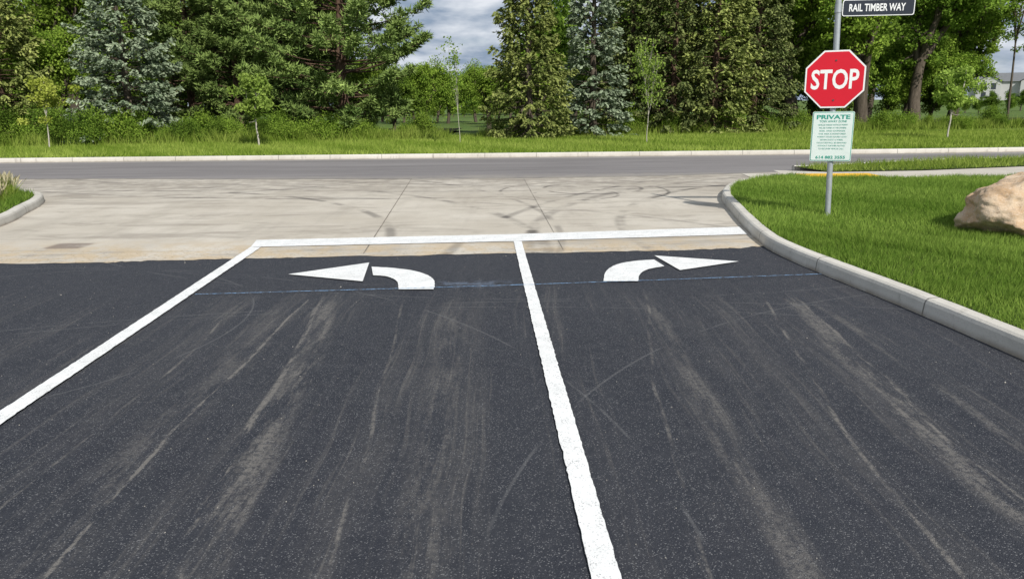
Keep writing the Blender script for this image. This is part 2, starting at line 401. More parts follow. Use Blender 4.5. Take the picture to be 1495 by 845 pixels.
def decid(seed, H, R, zc0, trunk=.2, nl=30000, leaf=.11, fork=1.8, spread=.55, levels=4, clr=.42):
    rng = np.random.default_rng(seed); acc = Acc(); tips = []
    def grow(p, d, L, r, lev):
        n = 5; P = [p]; dd = d.copy()
        for i in range(n):
            dd = norm(dd + rng.normal(0, .10, 3) + np.array([0, 0, .03])); P.append(P[-1] + dd * L / n)
        rr = np.linspace(r, r * .62, n + 1); tube(acc, P, rr, 0, 8 if lev == 0 else (6 if lev < 2 else 4))
        P = np.array(P)
        if lev >= levels:
            tips.extend([P[-1], P[-3]]); return
        if lev >= 2: tips.append(P[-2])
        k = rng.integers(2, 4) + (1 if lev == 0 else 0)
        a0 = rng.uniform(0, 6.28)
        for i in range(k):
            az = a0 + i * 6.283 / k + rng.normal(0, .3); sp = spread * rng.uniform(.7, 1.3)
            ref = norm(np.cross(dd, [0.3, .9, .1])); b2 = np.cross(dd, ref)
            nd = norm(dd * math.cos(sp) + (ref * math.cos(az) + b2 * math.sin(az)) * math.sin(sp) + np.array([0, 0, .08]))
            grow(P[-1] if i < 2 else P[rng.integers(3, 6)], nd, L * rng.uniform(.62, .85), r * .6, lev + 1)
        if lev > 0:
            for j in (2, 3):
                sd = norm(dd * .4 + rng.normal(0, 1, 3) + [0, 0, .2]); grow(P[j], sd, L * .5, r * .35, levels)
    grow(np.zeros(3), np.array([rng.normal(0, .03), rng.normal(0, .03), 1.]), fork, trunk, 0)
    tips = np.array(tips)
    mx = np.percentile(np.linalg.norm(tips[:, :2], axis=1), 92); mz = tips[:, 2].max()
    sx = R / (mx + .3); sz = (H) / (mz + .3)
    for i in range(len(acc.V)):
        acc.V[i] = acc.V[i] * [sx, sx, sz]
    tips = tips * [sx, sx, sz]
    extra = tips[rng.integers(0, len(tips), len(tips) // 3)] * [1, 1, .8] + rng.normal(0, .3, (len(tips) // 3, 3))
    tips = np.concatenate([tips, extra]); tips = tips[tips[:, 2] > zc0]
    per = max(6, nl // len(tips)); n = len(tips)
    ct = rng.normal(.4, .2, (n, 1)); cr = clr * rng.uniform(.6, 1.3, (n, 1, 1))
    off = norm(rng.normal(0, 1, (n, per, 3))) * rng.uniform(.15, 1, (n, per, 1)) ** .6 * cr * np.array([1.15, 1.15, .75])
    C = tips[:, None] + off
    D = rng.normal(0, 1, C.shape) + off * 1.2; D[..., 2] -= .3
    tint = np.clip(ct + rng.normal(0, .15, (n, per)), 0, 1)
    leaves(acc, C.reshape(-1, 3), D.reshape(-1, 3), rng.uniform(.7, 1.3, n * per) * leaf, rng.uniform(.5, .8, n * per) * leaf, rng, 1, tint.ravel(), .6)
    return acc

def shrub(seed, R=.8, H=1.1, n=6000, leaf=.08):
    rng = np.random.default_rng(seed); acc = Acc(); tips = []
    for i in range(26):
        az = rng.uniform(0, 6.28); r = R * rng.uniform(.2, 1); h = H * rng.uniform(.4, 1.05) * (1 - .35 * (r / R) ** 2)
        s = np.linspace(0, 1, 5); P = np.c_[r * s ** .8 * math.cos(az), r * s ** .8 * math.sin(az), h * s]
        P[1:-1] += rng.normal(0, .04, (3, 3)); tube(acc, P, .012 * (1.1 - s), 0, 3)
        tips += [P[-1], P[-2], P[2]]
    tips = np.array(tips); k = n // len(tips); m = len(tips)
    off = rng.normal(0, .14, (m, k, 3)) * (.7 + R * .4)
    C = np.abs((tips[:, None] + off) * [1, 1, 1]) * np.sign((tips[:, None] + off) * [1, 1, 0] + [0, 0, 1])
    D = rng.normal(0, 1, C.shape) + off * 3 + [0, 0, .3]
    tint = np.clip(rng.normal(.4, .22, (m, 1)) + rng.normal(0, .15, (m, k)), 0, 1)
    leaves(acc, C.reshape(-1, 3), D.reshape(-1, 3), rng.uniform(.7, 1.3, m * k) * leaf, leaf * .6, rng, 1, tint.ravel(), .6)
    return acc

blueA = spruce(1, 9.6, 2.35, .25, .45, 1.1).build('blue_spruce_a', [M['bark'], M['blue']], (0,))
blueB = spruce(2, 9.0, 1.7, .3, .4, 1.1).build('blue_spruce_b', [M['bark'], M['blue']], (0,))
norA = spruce(3, 8.8, 2.2, .2, .8, 1.15, .08, .8).build('norway_spruce_a', [M['bark'], M['nor']], (0,))
darkA = spruce(4, 11.5, 2.2, .6, .7, 1.0, .08, .65).build('dark_spruce_a', [M['barkr'], M['dark']], (0,))
darkB = spruce(5, 10.5, 1.9, .9, .8, .9, .08, .6).build('dark_spruce_b', [M['barkr'], M['dark']], (0,))
darkC = spruce(15, 9.5, 2.1, .3, .6, 1.0, .08, .75).build('dark_spruce_c', [M['barkr'], M['nor']], (0,))
pineA = pine(6, 12.5, 4.6, .7, 1.0).build('pine_a', [M['barkr'], M['pine']], (0,))
pineB = pine(7, 11.5, 3.1, .6, 1.1, .6).build('pine_b', [M['barkr'], M['pine']], (0,))
decA = decid(8, 10.5, 3.6, 1.4, .2, 30000, .155).build('deciduous_a', [M['bark'], M['dec']], (0,))
decB = decid(9, 11, 3.4, 1.6, .2, 30000, .155, spread=.5).build('deciduous_b', [M['bark'], M['dec2']], (0,))
decC = decid(16, 6.0, 2.4, .5, .12, 20000, .13, fork=.9, spread=.6).build('deciduous_c', [M['bark'], M['dec2']], (0,))
farA = decid(8, 10.5, 3.8, .6, .2, 11000, .30, levels=3, clr=.9).build('far_tree_a', [M['bark'], M['dec']], (0,))
farB = decid(17, 10, 3.6, .6, .2, 11000, .30, levels=3, clr=.9, fork=1.4).build('far_tree_b', [M['bark'], M['dec2']], (0,))
decS = decid(10, 10.5, 1.6, 3.0, .13, 7000, .13, fork=3, spread=.45, levels=3, clr=.35).build('slender_tree_mesh', [M['bark'], M['dec']], (0,))
sapY = decid(11, 2.7, .75, .95, .03, 2600, .10, fork=1.1, spread=.5, levels=2, clr=.2).build('sapling_yellow', [M['barkl'], M['yel']], (0,))
sapG = decid(12, 2.7, .78, 1.0, .045, 4200, .11, fork=1.1, spread=.5, levels=2, clr=.25).build('sapling_green', [M['barkl'], M['sapl']], (0,))
sapT = decid(13, 4.0, .55, 1.0, .035, 1000, .085, fork=1.6, spread=.28, levels=3, clr=.2).build('sapling_tall', [M['barkl'], M['dec2']], (0,))
sapO = decid(14, 3.8, .8, 1.3, .035, 1700, .085, fork=1.4, spread=.32, levels=3, clr=.2).build('sapling_open', [M['barkl'], M['sapl']], (0,))
shA = shrub(20).build('shrub_a', [M['bark'], M['dec2']], (0,))
shB = shrub(21, .9, 1.5, 7000).build('shrub_b', [M['bark'], M['dec']], (0,))
shC = shrub(22, 1.1, .8, 6000, .07).build('shrub_c', [M['bark'], M['dec2']], (0,))

def place(name, me, u, Y, rz=0, sc=1.0):
    return obj(name, me, ((u - 747.5) / 1113 * Y, Y, .1), rz, sc)
# (azimuth column, distance) survey of the tree belt
for name, me, u, Y, rz, sc in [
    ('spruce_tree', darkC, 8, 31, .3, 1.0), ('deciduous_tree', decC, 92, 33.5, 1, .95), ('deciduous_tree', decB, 118, 40, 2, 1.0),
    ('spruce_tree', blueA, 192, 31.0, 0, 1), ('pine_tree', pineB, 285, 35.5, 1, .85), ('pine_tree', pineB, 352, 35, 3, .9),
    ('pine_tree', pineA, 505, 33.5, 0, 1.0), ('pine_tree', pineB, 420, 36, 5, 1.05), ('deciduous_tree', decB, 250, 42, 4, .85),
    ('spruce_tree', norA, 775, 31.2, 0, 1), ('spruce_tree', blueB, 868, 33, 2, 1.05), ('spruce_tree', darkB, 925, 36.5, 4, 1.1),
    ('spruce_tree', darkA, 985, 34.5, 1, 1), ('spruce_tree', darkC, 1045, 34.5, 2, 1.15), ('spruce_tree', darkA, 1103, 36, 5, .95),
    ('deciduous_tree', decB, 1165, 39, 0, 1.0), ('deciduous_tree', decB, 1262, 37.5, 1.2, 1.0), ('deciduous_tree', decA, 1340, 38.5, 4, 1.0),
    ('deciduous_tree', decC, 1215, 39, 2, .85), ('deciduous_tree', decC, 1325, 40.5, 4, .9), ('deciduous_tree', decC, 1392, 40, 5, .75), ('deciduous_tree', decB, 1395, 43, 2, .85),
    ('slender_tree', decS, 1478, 39, 0, 1), ('deciduous_tree', decC, 716, 40, 0, .66), ('deciduous_tree', decC, 624, 42, 3, .7),
    ('spruce_tree', darkB, -60, 33, 0, 1), ('slender_tree', decS, 1560, 41, 2, 1.1)]:
    place(name, me, u, Y, rz, sc)
for me, u, Y, rz in [(sapY, 66, 27.2, 0), (sapG, 376, 27.5, 1), (sapT, 673, 27.9, 2), (sapO, 949, 26.9, 0), (sapG, 1393, 27.6, 3)]:
    place('young_tree', me, u, Y, rz, 1)

rs = random.Random(5)
for i in range(64):
    u = -150 + i * 27.5 + rs.uniform(-10, 10)
    if 645 < u < 710: continue
    X0 = (u - 747) / 1113 * 30; Y = 29.0 + (X0 + 18) * .2 + rs.uniform(-.2, 1.6)
    s = rs.uniform(.45, .95)
    if u > 1230 or u < 330: s *= 1.15
    if u > 1420: s *= .8
    place('shrub', rs.choice([shA, shB, shC]), u, Y, rs.uniform(0, 6), s)

dist = bpy.data.objects.new('distant_trees', None); COL.objects.link(dist)
def dtree(me, u, Y, s, k=[0]):
    k[0] += 1
    obj('tree_mass_part_%d' % k[0], me, ((u - 747.5) / 1113 * Y, Y, -.3), rs.uniform(0, 6), s, parent=dist)
for u in list(range(-160, 560, 48)) + list(range(850, 1370, 48)):
    dtree(rs.choice([farA, farB]), u + rs.uniform(-14, 14), rs.uniform(46, 56), rs.uniform(.75, 1.0))
for u in list(range(-120, 590, 44)) + list(range(800, 1400, 44)):      # understorey thicket
    dtree(rs.choice([farA, farB]), u + rs.uniform(-14, 14), rs.uniform(39, 44), rs.uniform(.35, .5))
for u in list(range(560, 672, 16)) + list(range(698, 860, 16)):
    dtree(rs.choice([farA, farB, farA]), u, rs.uniform(58, 70), rs.uniform(.34, .48))
for u in range(560, 860, 17):
    dtree(rs.choice([farA, farA, farB]), u, rs.uniform(95, 110), rs.uniform(.55, .75))
for u in range(560, 860, 15):
    dtree(farA, u, rs.uniform(84, 92), rs.uniform(.16, .26))
for u in range(1395, 1560, 20):
    dtree(farA, u, rs.uniform(75, 95), rs.uniform(.18, .32))

# ------------------------------------------------------------------ flat surfaces
def catmull(P, n=8):
    P = [np.array(p, float) for p in P]; Q = [2 * P[0] - P[1]] + P + [2 * P[-1] - P[-2]]; out = []
    for i in range(1, len(Q) - 2):
        for t in np.linspace(0, 1, n, endpoint=False):
            a, b, c, d = Q[i - 1:i + 3]
            out.append(.5 * ((2 * b) + (-a + c) * t + (2 * a - 5 * b + 4 * c - d) * t * t + (-a + 3 * b - 3 * c + d) * t ** 3))
    out.append(P[-1]); return np.array(out)

def sheet(name, poly, z, mat):
    P = [Vector((p[0], p[1], z)) for p in poly]
    T = tessellate_polygon([P])
    F = []
    for a, b, c in T:
        n = (P[b] - P[a]).cross(P[c] - P[a])
        F.append((a, b, c) if n.z > 0 else (a, c, b))
    return simple(name, P, F, mat)

simple('ground', [(-900, -300, -.03), (900, -300, -.03), (900, 1500, -.03), (-900, 1500, -.03)], [(0, 1, 2, 3)], M['field'])
rj = np.random.default_rng(77)
seam = catmull([(-14, 7.3), (-5.24, 7.42), (-3.87, 7.49), (-2.49, 7.59), (.06, 7.71), (1.85, 7.78), (2.75, 7.94), (4, 8.1)], 30)
seam[:, 1] += np.convolve(rj.normal(0, .025, len(seam)), [.3, .4, .3], 'same') + rj.normal(0, .006, len(seam))
sheet('parking_lot', [(-14, -8), (5, -8), (5, 8.6), (-14, 8.6)], 0, M['asphalt'])
rn = catmull([(-60, 17.2), (-30, 17.1), (-11.5, 16.7), (-6.65, 16.2), (-2.1, 15.8), (.8, 15.75), (3.75, 16.0), (6.9, 16.8), (10, 18.0), (12.8, 18.5), (30, 20), (60, 22)], 10)
sheet('driveway_apron', list(map(tuple, seam)) + [(7.5, 13), (7.5, 17.4)] + [(3.75, 16.6), (-2, 16.4), (-12, 17.2), (-14, 17.2)], .004, M['apron'])
fc = 21.8
road_n = [tuple(p) for p in rn]
sheet('road', road_n + [(60, 27), (30, 23.4), (15, fc + .15), (7, fc), (-60, fc)], .008, M['road'])

def strip(name, A, B, z, mat, jit=.004, parent=None, n=None):
    """painted strip between two edge polylines, slightly ragged edges"""
    A = np.array(A, float); B = np.array(B, float)
    def res(P, n):
        d = np.r_[0, np.cumsum(np.linalg.norm(np.diff(P, axis=0), axis=1))]; s = np.linspace(0, d[-1], n)
        return np.c_[np.interp(s, d, P[:, 0]), np.interp(s, d, P[:, 1])]
    n = n or max(8, int(np.linalg.norm(np.diff(A, axis=0), axis=1).sum() / .03))
    A = res(A, n) + rj.normal(0, jit, (n, 2)); B = res(B, n) + rj.normal(0, jit, (n, 2))
    V = [(a[0], a[1], z) for a in A] + [(b[0], b[1], z) for b in B]
    F = []
    for i in range(n - 1):
        f = (i, i + 1, n + i + 1, n + i)
        a, b, c = [Vector(V[k]) for k in f[:3]]
        F.append(f if (b - a).cross(c - a).z > 0 else f[::-1])
    return simple(name, V, F, mat, parent)

mark = bpy.data.objects.new('road_markings', None); COL.objects.link(mark)
PZ = .012
strip('center_line', [(.025, 8.36), (.255, 2.17), (.375, -1.5)], [(.115, 8.36), (.355, 2.17), (.475, -1.5)], PZ, M['paint'], .0018, mark)
strip('edge_line', [(-2.93, 8.17), (-2.69, 3.55), (-2.46, -1.5)], [(-2.81, 8.17), (-2.585, 3.55), (-2.35, -1.5)], PZ, M['paint'], .0018, mark)
strip('stop_bar', [(-3.01, 8.62), (.07, 8.84), (2.86, 9.2)], [(-2.93, 8.18), (.06, 8.37), (2.80, 8.66)], PZ + .0, M['paint'], .003, mark)
strip('left_arrow_stem', catmull([(-1.37, 7.07), (-1.14, 7.0), (-.93, 6.87), (-.77, 6.66), (-.69, 6.42), (-.67, 6.14)]),
      catmull([(-1.29, 6.70), (-1.15, 6.64), (-1.03, 6.45), (-.97, 6.15)]), PZ, M['paint'], .002, mark)
simple('left_arrow_head', [(-2.10, 6.78, PZ), (-1.34, 6.46, PZ), (-1.43, 7.27, PZ)], [(0, 1, 2)], M['paint'], mark)
strip('right_arrow_stem', catmull([(1.43, 7.27), (1.22, 7.21), (1.02, 7.05), (.88, 6.75), (.81, 6.37)]),
      catmull([(1.47, 6.96), (1.28, 6.82), (1.17, 6.6), (1.12, 6.36)]), PZ, M['paint'], .002, mark)
simple('right_arrow_head', [(2.24, 7.14, PZ), (1.47, 7.47, PZ), (1.58, 6.78, PZ)], [(0, 1, 2)], M['paint'], mark)
strip('chalk_line', catmull([(-2.67, 6.045), (0, 6.257), (2.82, 6.554)]), catmull([(-2.67, 6.028), (0, 6.241), (2.82, 6.537)]), PZ + .004, M['chalk'], .003, mark)

jts = bpy.data.objects.new('pavement_joints', None); COL.objects.link(jts)
for i, (a, b) in enumerate([((-2.11, 15.8), (-1.58, 7.75)), ((.27, 15.7), (.56, 7.85))]):
    a = np.array(a); b = np.array(b); d = norm(b - a); s = np.array([-d[1], d[0]]) * (.006 if i == 0 else .003)
    strip('joint_%d' % i, [a + s, b + s], [a - s, b - s], .0085, M['joint'], .001, jts, 60)

# loose chips and grit lying on the pavement
acc = Acc(); ng = 900
gx = rj.uniform(-6, 3, ng); gy = rj.uniform(1.6, 9.5, ng); gs = rj.uniform(.0015, .004, ng) * (1 + .9 * (rj.random(ng) > .95))
gy[:260] = 7.72 + rj.normal(0, .16, 260)
for x, y, s in zip(gx, gy, gs):
    an = rj.uniform(0, 6.28) + np.array([0, 2.1, 4.2]); r = s * rj.uniform(.7, 1.3, 3)
    V = [(x + r[i] * math.cos(an[i]), y + r[i] * math.sin(an[i]), .003) for i in range(3)] + [(x, y, .004 + s)]
    acc.add(V, [(0, 1, 3), (1, 2, 3), (2, 0, 3)])
obj('loose_grit', acc.build('loose_grit', [M['pebble']]))

# curbs --------------------------------------------------------------
def curb(name, path, side=1, h=.13, w=.15, n=8, taper_end=False):
    """side=+1: body to the right of travel direction"""
    P = catmull(path, n); T = norm(np.gradient(P, axis=0)); N = np.c_[T[:, 1], -T[:, 0]] * side
    L = np.r_[0, np.cumsum(np.linalg.norm(np.diff(P, axis=0), axis=1))]
    prof = [(0, -.02), (.012, h * .72), (.022, h * .9), (.042, h), (w - .03, h + .004), (w - .012, h - .006), (w, h - .03), (w, -.02)]
    k = len(prof); V = []; D = []
    for i in range(len(P)):
        f = 1.0
        if taper_end: f = min(1, .12 + (L[-1] - L[i]) / 1.2)
        jx = rj.normal(0, .0015, 2)
        for o, z in prof: V.append((P[i][0] + N[i][0] * o + jx[0], P[i][1] + N[i][1] * o + jx[1], z * f)); D.append(L[i])
    F = []
    for i in range(len(P) - 1):
        for j in range(k - 1):
            f = (i * k + j, i * k + j + 1, (i + 1) * k + j + 1, (i + 1) * k + j)
            F.append(f if side < 0 else f[::-1])
    F.append(tuple(range(k))); F.append(tuple(range((len(P) - 1) * k, len(P) * k)))
    o = simple(name, V, F, M['curb'])
    a = o.data.attributes.new('dist', 'FLOAT', 'POINT'); a.data.foreach_set('value', np.array(D, np.float32))
    return P + N * (w - .01)

cr = curb('curb', [(3.6, -6), (3.35, 0), (3.2, 3), (3.11, 4.24), (2.99, 5.5), (2.84, 6.6), (2.76, 7.4), (2.77, 8.1), (2.93, 9.3), (3.13, 10.5),
                   (3.36, 11.8), (3.72, 12.9), (4.2, 13.75), (4.87, 14.4), (5.5, 14.75)], 1, taper_end=True)
cl = curb('curb', [(-6.0, -6), (-6.2, 4), (-6.4, 7), (-6.86, 9.84), (-7.31, 11.14), (-7.68, 12.1), (-8.15, 12.9), (-8.9, 13.4), (-10.2, 13.6), (-14, 13.7), (-30, 13.7)], -1)
cf = curb('curb', [(-60, fc), (-30, fc), (-7, fc), (0, fc), (7, fc), (15, fc + .15), (30, 23.4), (60, 27)], -1, .13, .17, 6)
cn = curb('curb', [(6.3, 16.75), (6.9, 16.85), (10, 18.0), (12.8, 18.5), (30, 20), (60, 22)], 1)

# sidewalk, lawn -------------------------------------------------------
walk_near = [(5.45, 14.65), (5.7, 14.1), (7.2, 13.95), (9.4, 13.95), (14, 14.6), (30, 17)]
walk_far = [(30, 19.2), (14, 17.0), (11.1, 16.15), (8.5, 15.45), (6.6, 15.35), (5.6, 15.9)]
sheet('sidewalk', walk_near + walk_far, .10, M['walk'])
sheet('sidewalk_ramp', [(4.9, 14.55), (5.5, 14.7), (5.7, 15.9), (5.0, 16.2)], .012, M['walk'])
# tactile pad with domes
acc = Acc(); x0, x1, y0, y1 = 5.72, 7.2, 14.14, 15.05
acc.add([(x0, y0, .104), (x1, y0 - .05, .104), (x1, y1 - .05, .104), (x0, y1, .104), (x0, y0, .09), (x1, y0 - .05, .09)], [(0, 1, 2, 3), (4, 5, 1, 0)])
for i in range(24):
    for j in range(14):
        cx = x0 + .03 + i * .06; cy = y0 + .03 + j * .06 - (cx - x0) * .035; r = .014
        an = np.linspace(0, 6.283, 6, endpoint=False)
        V = [(cx + r * math.cos(a), cy + r * math.sin(a), .1045) for a in an] + [(cx + .5 * r * math.cos(a), cy + .5 * r * math.sin(a), .11) for a in an]
        acc.add(V, [(k, (k + 1) % 6, 6 + (k + 1) % 6, 6 + k) for k in range(6)]); acc.add(V[6:], [(0, 1, 2, 3, 4, 5)])
obj('tactile_paving', acc.build('tactile_paving', [M['yellow']]))

lawn_poly = [tuple(p) for p in cr[:-3]] + [(5.5, 14.7), (5.7, 14.1), (7.2, 13.95), (9.4, 13.95), (14, 14.6), (30, 17), (30, -6)]
strip_poly = [(6.5, 15.35), (8.5, 15.45), (11.1, 16.15), (14, 17.0), (30, 19.2), (60, 21.9)] + [tuple(p) for p in cn[::-1]]
left_poly = [tuple(p) for p in cl] + [(-30, -6)]
verge_poly = [tuple(p) for p in cf] + [(60, 45), (-60, 30)]
sheet('lawn', lawn_poly, .115, M['soil']); sheet('lawn', strip_poly, .116, M['soil'])
sheet('lawn', left_poly, .115, M['soil']); sheet('grass_verge', verge_poly, .11, M['verge'])
sheet('forest_floor', [(-60, 22), (-40, 25.6), (-18, 29.3), (-3.4, 31.5), (-2.8, 45), (-60, 60)], .116, M['litter'])
sheet('forest_floor', [(-1.2, 31.7), (25, 38), (60, 45), (60, 62), (-1.5, 45)], .116, M['litter'])

def inside(P, poly):
    x, y = P[:, 0], P[:, 1]; poly = np.array(poly); r = np.zeros(len(P), bool); j = len(poly) - 1
    for i in range(len(poly)):
        xi, yi = poly[i]; xj, yj = poly[j]
        c = ((yi > y) != (yj > y)) & (x < (xj - xi) * (y - yi) / (yj - yi + 1e-12) + xi)
        r ^= c; j = i
    return r

def scatter(rng, box, n, poly):
    P = np.c_[rng.uniform(box[0], box[1], n), rng.uniform(box[2], box[3], n)]
    return P[inside(P, poly)]
def patchy(P, f, s=0):
    return .5 + .25 * (np.sin(P[:, 0] * f + s) * np.cos(P[:, 1] * f * 1.3 + s * 2) + np.sin(P[:, 0] * f * 2.7 + P[:, 1] * f * 1.9 + s))

def grass(name, P, z, hl, hh, w, mat, rng, lean=.45):
    acc = Acc(); n = len(P)
    p = .5 * patchy(P, 1.3, 1) + .5 * patchy(P, 4.1, 3); D = np.c_[rng.normal(0, lean, n) + .3 * np.sin(P[:, 1] * 2 + P[:, 0] + 2 * np.sin(P[:, 0] * 3)), rng.normal(0, lean, n), np.ones(n)]
    L = rng.uniform(hl, hh, n) * (.5 + p)
    tint = np.clip(rng.normal(.40, .24, n) + (patchy(P, .6, 4) - .5) * .6 + (patchy(P, 3.3, 2) - .5) * .4, 0, 1)
    blades(acc, np.c_[P, np.full(n, z)], D, L, w * rng.uniform(.7, 1.3, n), rng, 0, tint)
    return obj(name, acc.build(name, mat))
rg = np.random.default_rng(3)
Pn = scatter(rg, (2.7, 8.5, 3.0, 8.2), 150000, lawn_poly); grass('lawn_grass', Pn, .11, .045, .10, .007, [M['grass']], rg)
Pn = scatter(rg, (2.8, 13, 8.2, 15), 190000, lawn_poly); grass('lawn_grass', Pn, .11, .05, .11, .009, [M['grass']], rg)
Pn = scatter(rg, (6, 22, 15, 22), 60000, strip_poly); grass('lawn_grass', Pn, .11, .05, .18, .014, [M['grass2']], rg)
Pn = scatter(rg, (-14, -6, 8, 14), 45000, left_poly); grass('lawn_grass', Pn, .11, .06, .16, .012, [M['grass']], rg)
Pn = scatter(rg, (-24, 30, 21.9, 34), 190000, verge_poly); grass('verge_grass', Pn, .10, .06, .2, .022, [M['grass2']], rg)
# tall weeds at the edge of the tree belt
X = rg.uniform(-24, 30, 45000); Yb = 28.9 + (X + 18) * .2 + rg.normal(0, .5, 45000)
k = rg.random(45000) < patchy(np.c_[X, Yb], .9, 2) + .1
Pn = np.c_[X, Yb][k]; Pn = Pn[~((Pn[:, 0] > -2.6) & (Pn[:, 0] < -1.4))]
grass('tall_weeds', Pn, .10, .2, .6, .035, [M['grass2']], rg, .3)

def plant(name, x, y, z, n, H, spread, mats, seed):
    rng = np.random.default_rng(seed); acc = Acc()
    C = np.c_[rng.normal(0, .07, n), rng.normal(0, .07, n), np.zeros(n)]
    D = np.c_[rng.normal(0, spread, n), rng.normal(0, spread, n), np.ones(n)]; L = rng.uniform(.5, 1, n) * H
    blades(acc, C, D, L, .012, rng, 0, rng.random(n))
    k = n // 3; T = (C + norm(D) * L[:, None])[:k]
    leaves(acc, T, D[:k], .12, .022, rng, 1, rng.random(k))
    return obj(name, acc.build(name, mats), (x, y, z))
for i, (x, y, hh) in enumerate([(-8.4, 12.3, .42), (-8.9, 12.0, .5), (-8.75, 12.75, .38), (-9.4, 12.6, .5), (-8.1, 11.6, .3), (-9.9, 12.2, .5), (-9.3, 11.6, .4), (-8.6, 11.1, .3)]):
    plant('ornamental_grass', x, y, .11, 420, hh, .35, [M['grass2'], M['seed']], 40 + i)

# ------------------------------------------------------------------ boulder
import bmesh
def boulder(name, loc, size, seed):
    rng = np.random.default_rng(seed); bm = bmesh.new(); bmesh.ops.create_icosphere(bm, subdivisions=6, radius=1)
    planes = [(norm(rng.normal(0, 1, 3)), rng.uniform(.60, .86)) for _ in range(26)]
    from mathutils import noise
    for v in bm.verts:
        p = np.array(v.co)
        for nrm, d in planes:
            e = p @ nrm - d
            if e > 0: p = p - nrm * e * .9
        q = Vector(p); nz = noise.fractal(q * 2.2, 1.0, 2.0, 6); n2 = noise.fractal(q * 7, .7, 2.0, 6)
        v.co = q * (1.08 + .09 * nz + .035 * n2)
    me = bpy.data.meshes.new(name); bm.to_mesh(me); bm.free()
    for p in me.polygons: p.use_smooth = True
    t = NT('boulder_stone')
    c = t.mix(t.ramp(t.noise(2.5, 6, .7), .35, .65), (.50, .33, .19), (.62, .49, .35))
    c = t.mix(t.m('MULTIPLY', t.ramp(t.noise(10, 6, .8), .52, .62), .6), c, (.27, .18, .12))
    c = t.mix(t.m('MULTIPLY', t.ramp(t.noise(30, 4, .75), .54, .66), .6), c, (.70, .60, .48))
    t.pr(c, .9, normal=t.bump(t.noise(9, 8, .8), .6, .05), spec=.2)
    me.materials.append(t.mat)
    o = obj(name, me, loc); o.scale = size; o.rotation_euler = (0, 0, .5); return o
boulder('boulder', (6.0, 8.25, .27), (1.0, .70, .52), 14)

# ------------------------------------------------------------------ signs
def ngon(name, pts, y, mat, parent, th=.003):
    """plate in the xz plane facing -y"""
    n = len(pts); V = [(x, y, z) for x, z in pts] + [(x, y + th, z) for x, z in pts]
    F = [tuple(range(n)), tuple(range(2 * n - 1, n - 1, -1))] + [(i, n + i, n + (i + 1) % n, (i + 1) % n) for i in range(n)]
    me = bpy.data.meshes.new(name); me.from_pydata(V, [], F); me.materials.append(mat); me.update()
    b = bmesh.new(); b.from_mesh(me); bmesh.ops.recalc_face_normals(b, faces=b.faces); b.to_mesh(me); b.free()
    return obj(name, me, parent=parent)
def rrect(w, h, r, k=5):
    out = []
    for cx, cz, a0 in [(w / 2 - r, h / 2 - r, 0), (-w / 2 + r, h / 2 - r, 90), (-w / 2 + r, -h / 2 + r, 180), (w / 2 - r, -h / 2 + r, 270)]:
        for i in range(k + 1):
            a = math.radians(a0 + 90 * i / k); out.append((cx + r * math.cos(a), cz + r * math.sin(a)))
    return out
def octa(R): return [(R * math.cos(math.radians(22.5 + 45 * i)), R * math.sin(math.radians(22.5 + 45 * i))) for i in range(8)]
def text(name, s, w, h, z, y, mat, parent, bold=.0, x=0, ext=.0006):
    c = bpy.data.curves.new(name, 'FONT'); c.body = s; c.align_x = 'CENTER'; c.align_y = 'CENTER'; c.size = 1; c.extrude = ext; c.offset = bold
    c.resolution_u = 3
    o = bpy.data.objects.new(name, c); COL.objects.link(o); bpy.context.view_layer.update()
    dx, dy = o.dimensions.x, o.dimensions.y
    bb = [Vector(q) for q in o.bound_box]; cx = (min(q.x for q in bb) + max(q.x for q in bb)) / 2; cy = (min(q.y for q in bb) + max(q.y for q in bb)) / 2
    sx, sy = w / dx, h / dy
    o.data.materials.append(mat); o.parent = parent; o.rotation_euler = (math.pi / 2, 0, 0); o.scale = (sx, sy, 1)
    o.location = (x - cx * sx, y, z - cy * sy); return o
def empty(name, loc, rot):
    e = bpy.data.objects.new(name, None); COL.objects.link(e); e.location = loc; e.rotation_euler = rot; return e

base = Vector((4.03, 9.36, .10)); lean = math.radians(-2.4)
def on_pole(z): return base + Vector((math.sin(lean) * (z - .1), 0, z - .1))
yaw = math.radians(-20)
S = empty('stop_sign', on_pole(1.785), (0, math.radians(-.6), yaw))
R8 = .338 / math.cos(math.radians(22.5))
ngon('sign_blank', octa(R8), -.048, M['alu'], S)
ngon('white_border', octa(R8 - .002), -.0505, M['white'], S, .002)
ngon('red_face', octa(R8 - .021), -.0525, M['red'], S, .0015)
text('stop_lettering', 'STOP', .535, .235, 0, -.0535, M['white'], S, .022)
for z in (.22, -.245):
    a = Acc(); an = np.linspace(0, 6.283, 8, endpoint=False)
    a.add([(.011 * math.cos(q), -.0585, z + .011 * math.sin(q)) for q in an] + [(.011 * math.cos(q), -.053, z + .011 * math.sin(q)) for q in an],
          [(i, (i + 1) % 8, 8 + (i + 1) % 8, 8 + i) for i in range(8)]); a.add([(.011 * math.cos(q), -.0585, z + .011 * math.sin(q)) for q in an], [tuple(range(8))])
    obj('bolt', a.build('bolt', [M['dirt']]), parent=S)
a = Acc(); P0 = [on_pole(z) for z in (-.05, .6, 1.3, 2.0, 3.0)]; tube(a, [tuple(p) for p in P0], [.034] * 5, 0, 20)
tube(a, [tuple(on_pole(3.0)), tuple(on_pole(3.02))], [.036, .01], 0, 20)
pole = obj('pole', a.build('pole', [M['steel']], (0,)))
bpy.context.view_layer.update()
pole.parent = S; pole.matrix_parent_inverse = S.matrix_world.inverted()

